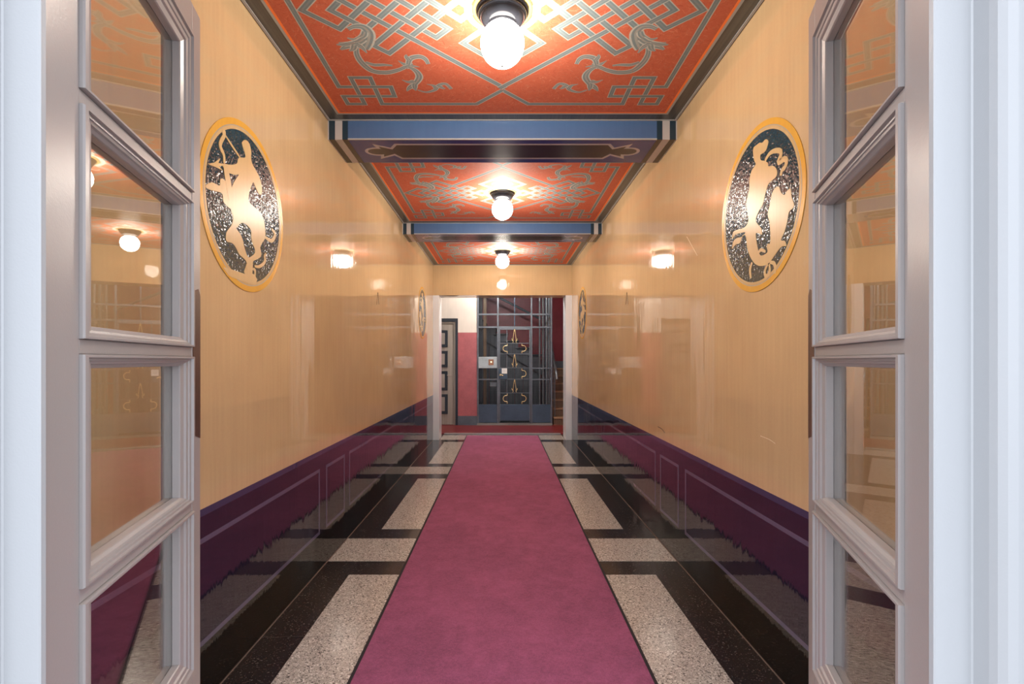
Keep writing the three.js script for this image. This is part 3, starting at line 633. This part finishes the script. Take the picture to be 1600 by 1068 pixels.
{ // staircase: seven steps beside the lift, then a flight that climbs to the left behind the shaft
  const st = group('staircase', 'wooden stair flight climbing on the right of the lift', 'staircase');
  const up = group('staircase', 'dark stair flight seen through the mesh behind the lift shaft', 'staircase');
  for (let n = 1; n <= 7; n++) {
    const s = mesh('step', box(1.09, 2.45, 0.17 * (n - 1) + (n > 1 ? 0.0 : 0.004), 0.17 * n - 0.035, ZB + 0.02 + 0.28 * (n - 1), ZB + 0.02 + 0.28 * n + 0.02), M.riserWood, st);
    lab(mesh('tread', box(1.085, 2.45, 0.17 * n - 0.035, 0.17 * n, ZB - 0.015 + 0.28 * (n - 1), ZB + 0.02 + 0.28 * n + 0.0, 0.008), M.stairWood, s), 'worn wooden tread');
  }
  mesh('landing', box(1.085, 2.45, 1.15, 1.19 + 0.17, 12.87, 14.19), M.soffit, st);
  for (let k = 0; k < 8; k++) {
    const x1 = 0.95 - 0.28 * k, y = 1.36 + 0.17 * (k + 1);
    if (x1 - 0.28 < -1.68) break;
    const s = mesh('step', box(x1 - 0.28, x1, y - 0.20, y - 0.035, 12.62, 14.19), M.soffit, up);
    mesh('tread', box(x1 - 0.28, x1 + 0.03, y - 0.035, y, 12.56, 14.19, 0.008), M.doorDark, s);
  }
  const sp = (pts, d) => { const g = flat(new THREE.ExtrudeGeometry(new THREE.Shape(pts.map(([x, y]) => new THREE.Vector2(x, y))), { depth: d, bevelEnabled: false })); g.translate(0, 0, -12.68); g.deleteAttribute('uv'); return uvMetres(g); };
  mesh('stringer', sp([[0.97, 1.28], [-1.29, 2.65], [-1.29, 2.38], [0.97, 1.02]], 0.05), M.soffit, up);
  for (let k = 0; k < 11; k++) mesh('cladding_board', box(0.93 - 0.21 * (k + 1) + 0.006, 0.93 - 0.21 * k, 0, Math.min(1.2 + 0.6 * 0.21 * k, 2.4), 12.70, 12.73), M.soffit, up);
  // third flight rail high behind
  mesh('handrail', rod([-1.3, 3.62, 13.2], [1.0, 2.44, 13.2], 0.03), M.soffit, up);
  mesh('stringer', [(() => { const g = flat(new THREE.ExtrudeGeometry(new THREE.Shape([[-1.29, 2.65], [-0.9, 2.45], [-0.4, 2.20], [-0.42, 2.1], [-1.29, 2.6]].map(([x, y]) => new THREE.Vector2(x, y))), { depth: 0.05, bevelEnabled: false })); g.translate(0, 0, -13.1); g.deleteAttribute('uv'); return uvMetres(g); })()], M.soffit, up);
  // hand rail beside the first flight
  mesh('handrail', tube([[1.16, 0.98, ZB - 0.03], [1.15, 1.08, ZB + 0.0], [1.13, 1.45, ZB + 0.45], [1.13, 1.95, ZB + 1.2], [1.13, 2.22, ZB + 1.65]], 0.026, 30), M.rail, st);
  for (let n = 0; n < 6; n++) mesh('baluster', rod([1.13, 0.17 * (n + 1), ZB + 0.14 + 0.28 * n], [1.13, 0.17 * (n + 1) + 0.9, ZB + 0.14 + 0.28 * n], 0.009, 6), M.rail, st);
}
{ // lift front: steel frame with wire mesh, sheet metal foot panels and a door with brass ornaments
  const o = group('elevator_cage', 'dark steel mesh lift cage with brass door ornaments', 'lift');
  const xs = [-0.520, -0.095, 0.619, 1.040], yTop = 3.3;
  const f = ZB;
  for (const x of xs) mesh('post', box(x - 0.018, x + 0.018, 0.02, yTop, f - 0.02, f + 0.02, 0.004), M.steelBar, o);
  mesh('post', box(0.258 - 0.008, 0.258 + 0.008, 2.082, yTop, f - 0.01, f + 0.01), M.steel, o);
  for (const y of [2.354, 2.082, 2.844]) mesh('crossbar', box(xs[0], xs[3], y - 0.018, y + 0.018, f - 0.016, f + 0.016, 0.003), M.steelBar, o);
  mesh('crossbar', box(xs[0], xs[1], 0.974 - 0.014, 0.974 + 0.014, f - 0.014, f + 0.014, 0.003), M.steelBar, o);
  for (const y of [1.212, 0.974]) mesh('crossbar', box(xs[2], xs[3], y - 0.012, y + 0.012, f - 0.014, f + 0.014, 0.003), M.steelBar, o);
  mesh('plinth', box(xs[0] - 0.02, xs[3] + 0.02, 0.004, 0.05, f - 0.03, f + 0.06), std({ color: lin(0.26, 0.27, 0.27), map: patch, roughness: 0.6 }), o);
  const kick = 0.446;
  mesh('kick_panel', box(xs[0] + 0.015, xs[1] - 0.018, 0.06, kick, f - 0.012, f + 0.004, 0.003), M.steel, o);
  mesh('kick_panel', box(xs[2] + 0.015, xs[3] - 0.018, 0.06, kick, f - 0.012, f + 0.004, 0.003), M.steel, o);
  // wire mesh, too fine to count
  const w = [], step = 0.036;
  const wire = (x0, x1, y0, y1) => {
    for (let x = x0 + step / 2; x < x1; x += step) w.push(box(x - 0.0014, x + 0.0014, y0, y1, f + 0.004, f + 0.0068));
    for (let y = y0 + step / 2; y < y1; y += step) w.push(box(x0, x1, y - 0.0014, y + 0.0014, f + 0.001, f + 0.0038));
  };
  wire(xs[0], xs[1], kick, yTop); wire(xs[1], xs[2], 2.082, yTop); wire(xs[2], xs[3], kick, yTop); wire(xs[1], xs[2], kick, 2.082);
  mesh('wire_mesh', w, M.wire, o).userData.kind = 'stuff';
  mesh('shaft_floor', box(xs[0], xs[3], 0.004, 0.03, f + 0.065, f + 1.5), M.doorDark, o);
  // the sides of the shaft
  const sd = [];
  for (const x of [xs[0] - 0.01, xs[3] + 0.01]) {
    for (const z of [f + 0.75, f + 1.55]) mesh('post', box(x - 0.02, x + 0.02, 0.02, yTop, z - 0.02, z + 0.02), M.steel, o);
    for (const y of [2.354, 2.082, 1.2, kick]) mesh('crossbar', box(x - 0.012, x + 0.012, y - 0.014, y + 0.014, f, f + 1.55), M.steel, o);
    for (let z = f + 0.05; z < f + 1.55; z += 0.05) sd.push(box(x - 0.002, x + 0.002, 0.05, yTop, z - 0.002, z + 0.002));
  }
  mesh('side_mesh', sd, M.wire, o).userData.kind = 'stuff';
  mesh('guide_rail', box(-0.415, -0.347, 0.01, yTop, f + 0.25, f + 0.31), M.brownPost, o);
  mesh('back_plate', box(-0.510, -0.435, 0.01, yTop, f + 0.3, f + 0.32), M.doorDark, o);
  for (const [x, r, dz] of [[0.830, 0.022, 0.5], [0.891, 0.03, 0.32], [0.959, 0.026, 0.2], [1.006, 0.02, 0.1]]) mesh('conduit', rod([x, 0.01, f + dz], [x, yTop, f + dz], r, 12), M.rail, o);
  // door
  const dr = lab(mesh('lift_door', [
    box(xs[1] + 0.02, xs[1] + 0.048, 0.065, 2.069, f - 0.028, f + 0.0, 0.003), box(xs[2] - 0.048, xs[2] - 0.02, 0.065, 2.069, f - 0.028, f + 0.0, 0.003),
    box(xs[1] + 0.048, xs[2] - 0.048, 2.028, 2.069, f - 0.028, f + 0.0, 0.003), box(0.095 - 0.007, 0.095 + 0.007, kick, 2.028, f - 0.016, f - 0.004), 
    ...[1.742, 1.518, 1.219, 0.981, 0.688].map((y) => box(xs[1] + 0.048, xs[2] - 0.048, y - 0.007, y + 0.007, f - 0.022, f - 0.006))], M.steelBar, o), 'hinged lift door of steel bars');
  lab(mesh('door_foot_panel', box(xs[1] + 0.02, xs[2] - 0.02, 0.10, kick, f - 0.026, f - 0.002, 0.004), M.steel, dr), 'blue grey sheet metal foot panel');
  const cx = 0.258;
  const spear = (t, b) => {                               // a slender brass A with curled feet, between two bars
    const H = t - b, y0 = b, z = f - 0.03, q = [];
    for (const s of [-1, 1]) {
      q.push(rod([cx + s * 0.006, y0 + H * 0.96, z], [cx + s * 0.035, y0 + H * 0.22, z], 0.0065, 6));
      q.push(tube([[cx + s * 0.058, y0 + H * 0.34, z], [cx + s * 0.048, y0 + H * 0.18, z], [cx + s * 0.035, y0 + H * 0.24, z], [cx + s * 0.030, y0 + H * 0.08, z], [cx + s * 0.042, y0 + 0.01, z]], 0.0065, 14, 6));
    }
    q.push(rod([cx, y0 + H, z], [cx, y0 + H * 0.85, z], 0.007, 6));
    lab(mesh('spear_ornament', q, M.brass, dr), 'brass spear ornament');
  };
  const bracket = (s, t, b) => {
    const y0 = b, y1 = t, ym = (y0 + y1) / 2, h = y1 - y0, x = cx + s * 0.155, z = f - 0.03;
    const pts = [[x, y1 - 0.003, z], [x, y1 - h * 0.10, z], [x, y1 - h * 0.19, z], [x + s * 0.014, y1 - h * 0.215, z], [x + s * 0.028, y1 - h * 0.215, z]];
    for (let i = 1; i < 8; i++) { const t = Math.PI * (0.5 - i / 8); pts.push([x + s * (0.028 + 0.060 * Math.cos(t)), ym + h * 0.285 * Math.sin(t), z]); }
    pts.push([x + s * 0.028, y0 + h * 0.215, z], [x + s * 0.014, y0 + h * 0.215, z], [x, y0 + h * 0.19, z], [x, y0 + h * 0.10, z], [x, y0 + 0.003, z]);
    lab(mesh('bracket_ornament', tube(pts, 0.0075, 80, 8), M.brass, dr), 'brass lyre shaped bracket ornament');
  };
  spear(2.041, 1.742); spear(1.511, 1.225); spear(0.974, 0.695);
  bracket(-1, 1.735, 1.525); bracket(1, 1.735, 1.525); bracket(1, 1.212, 0.987); bracket(-1, 0.681, 0.457); bracket(1, 0.681, 0.457);
  lab(mesh('lock_plate', box(-0.075, 0.102, 0.981, 1.205, f - 0.036, f - 0.004, 0.003), M.steel, dr), 'grey lock plate');
  { // small white notice, lettering too small to read
    const [c, g] = canvas(64, 64); g.fillStyle = '#eef0f0'; g.fillRect(0, 0, 64, 64); g.fillStyle = '#c4c8cc'; for (const y of [14, 24, 34, 44]) g.fillRect(12, y, 30 + 10 * ((y / 10) % 2), 4);
    const t = new THREE.CanvasTexture(c); t.colorSpace = THREE.SRGBColorSpace; t.magFilter = THREE.LinearFilter;
    const pg = new THREE.BoxGeometry(0.099 - -0.014, 1.209 - 1.099, 0.004); pg.translate((0.099 + -0.014) / 2, (1.209 + 1.099) / 2, -(f - 0.039));
    lab(mesh('notice', pg, std({ map: t, roughness: 0.6 }), dr), 'small white paper notice');
  }
  mesh('handle', [rod([-0.048, 1.062, f - 0.03], [-0.048, 1.062, f - 0.08], 0.010), rod([-0.054, 1.085, f - 0.08], [0.014, 1.059, f - 0.08], 0.010)], M.brass, dr);
  // call box
  const cb = lab(mesh('call_box', box(-0.506, -0.112, 1.212, 1.454, f - 0.10, f - 0.02, 0.008), M.boxGrey, o), 'grey metal call box');
  mesh('button_plate', box(-0.292, -0.184, 1.280, 1.402, f - 0.106, f - 0.098, 0.002), std({ color: lin(0.32, 0.17, 0.11), metalness: 0.6, roughness: 0.4 }), cb);
  const bt = new THREE.SphereGeometry(0.016, 16, 10); bt.scale(1, 1, 0.5); bt.translate(-0.237, 1.344, -(f - 0.107));
  lab(mesh('call_button', bt, std({ color: lin(0.9, 0.85, 0.7), emissive: lin(1, 0.85, 0.55), emissiveIntensity: 1.5, roughness: 0.3 }), cb), 'lit round call button');
  mesh('junction_box', box(-0.272, -0.122, 0.817, 0.913, f + 0.1, f + 0.16, 0.004), M.rail, o);
}
lamp(10.05, 3.35, 'globe lamp of the stair hall above the portal', HALL_CD, HALL_COLOR, 'stair hall lamps');

renderer.render(scene, camera);
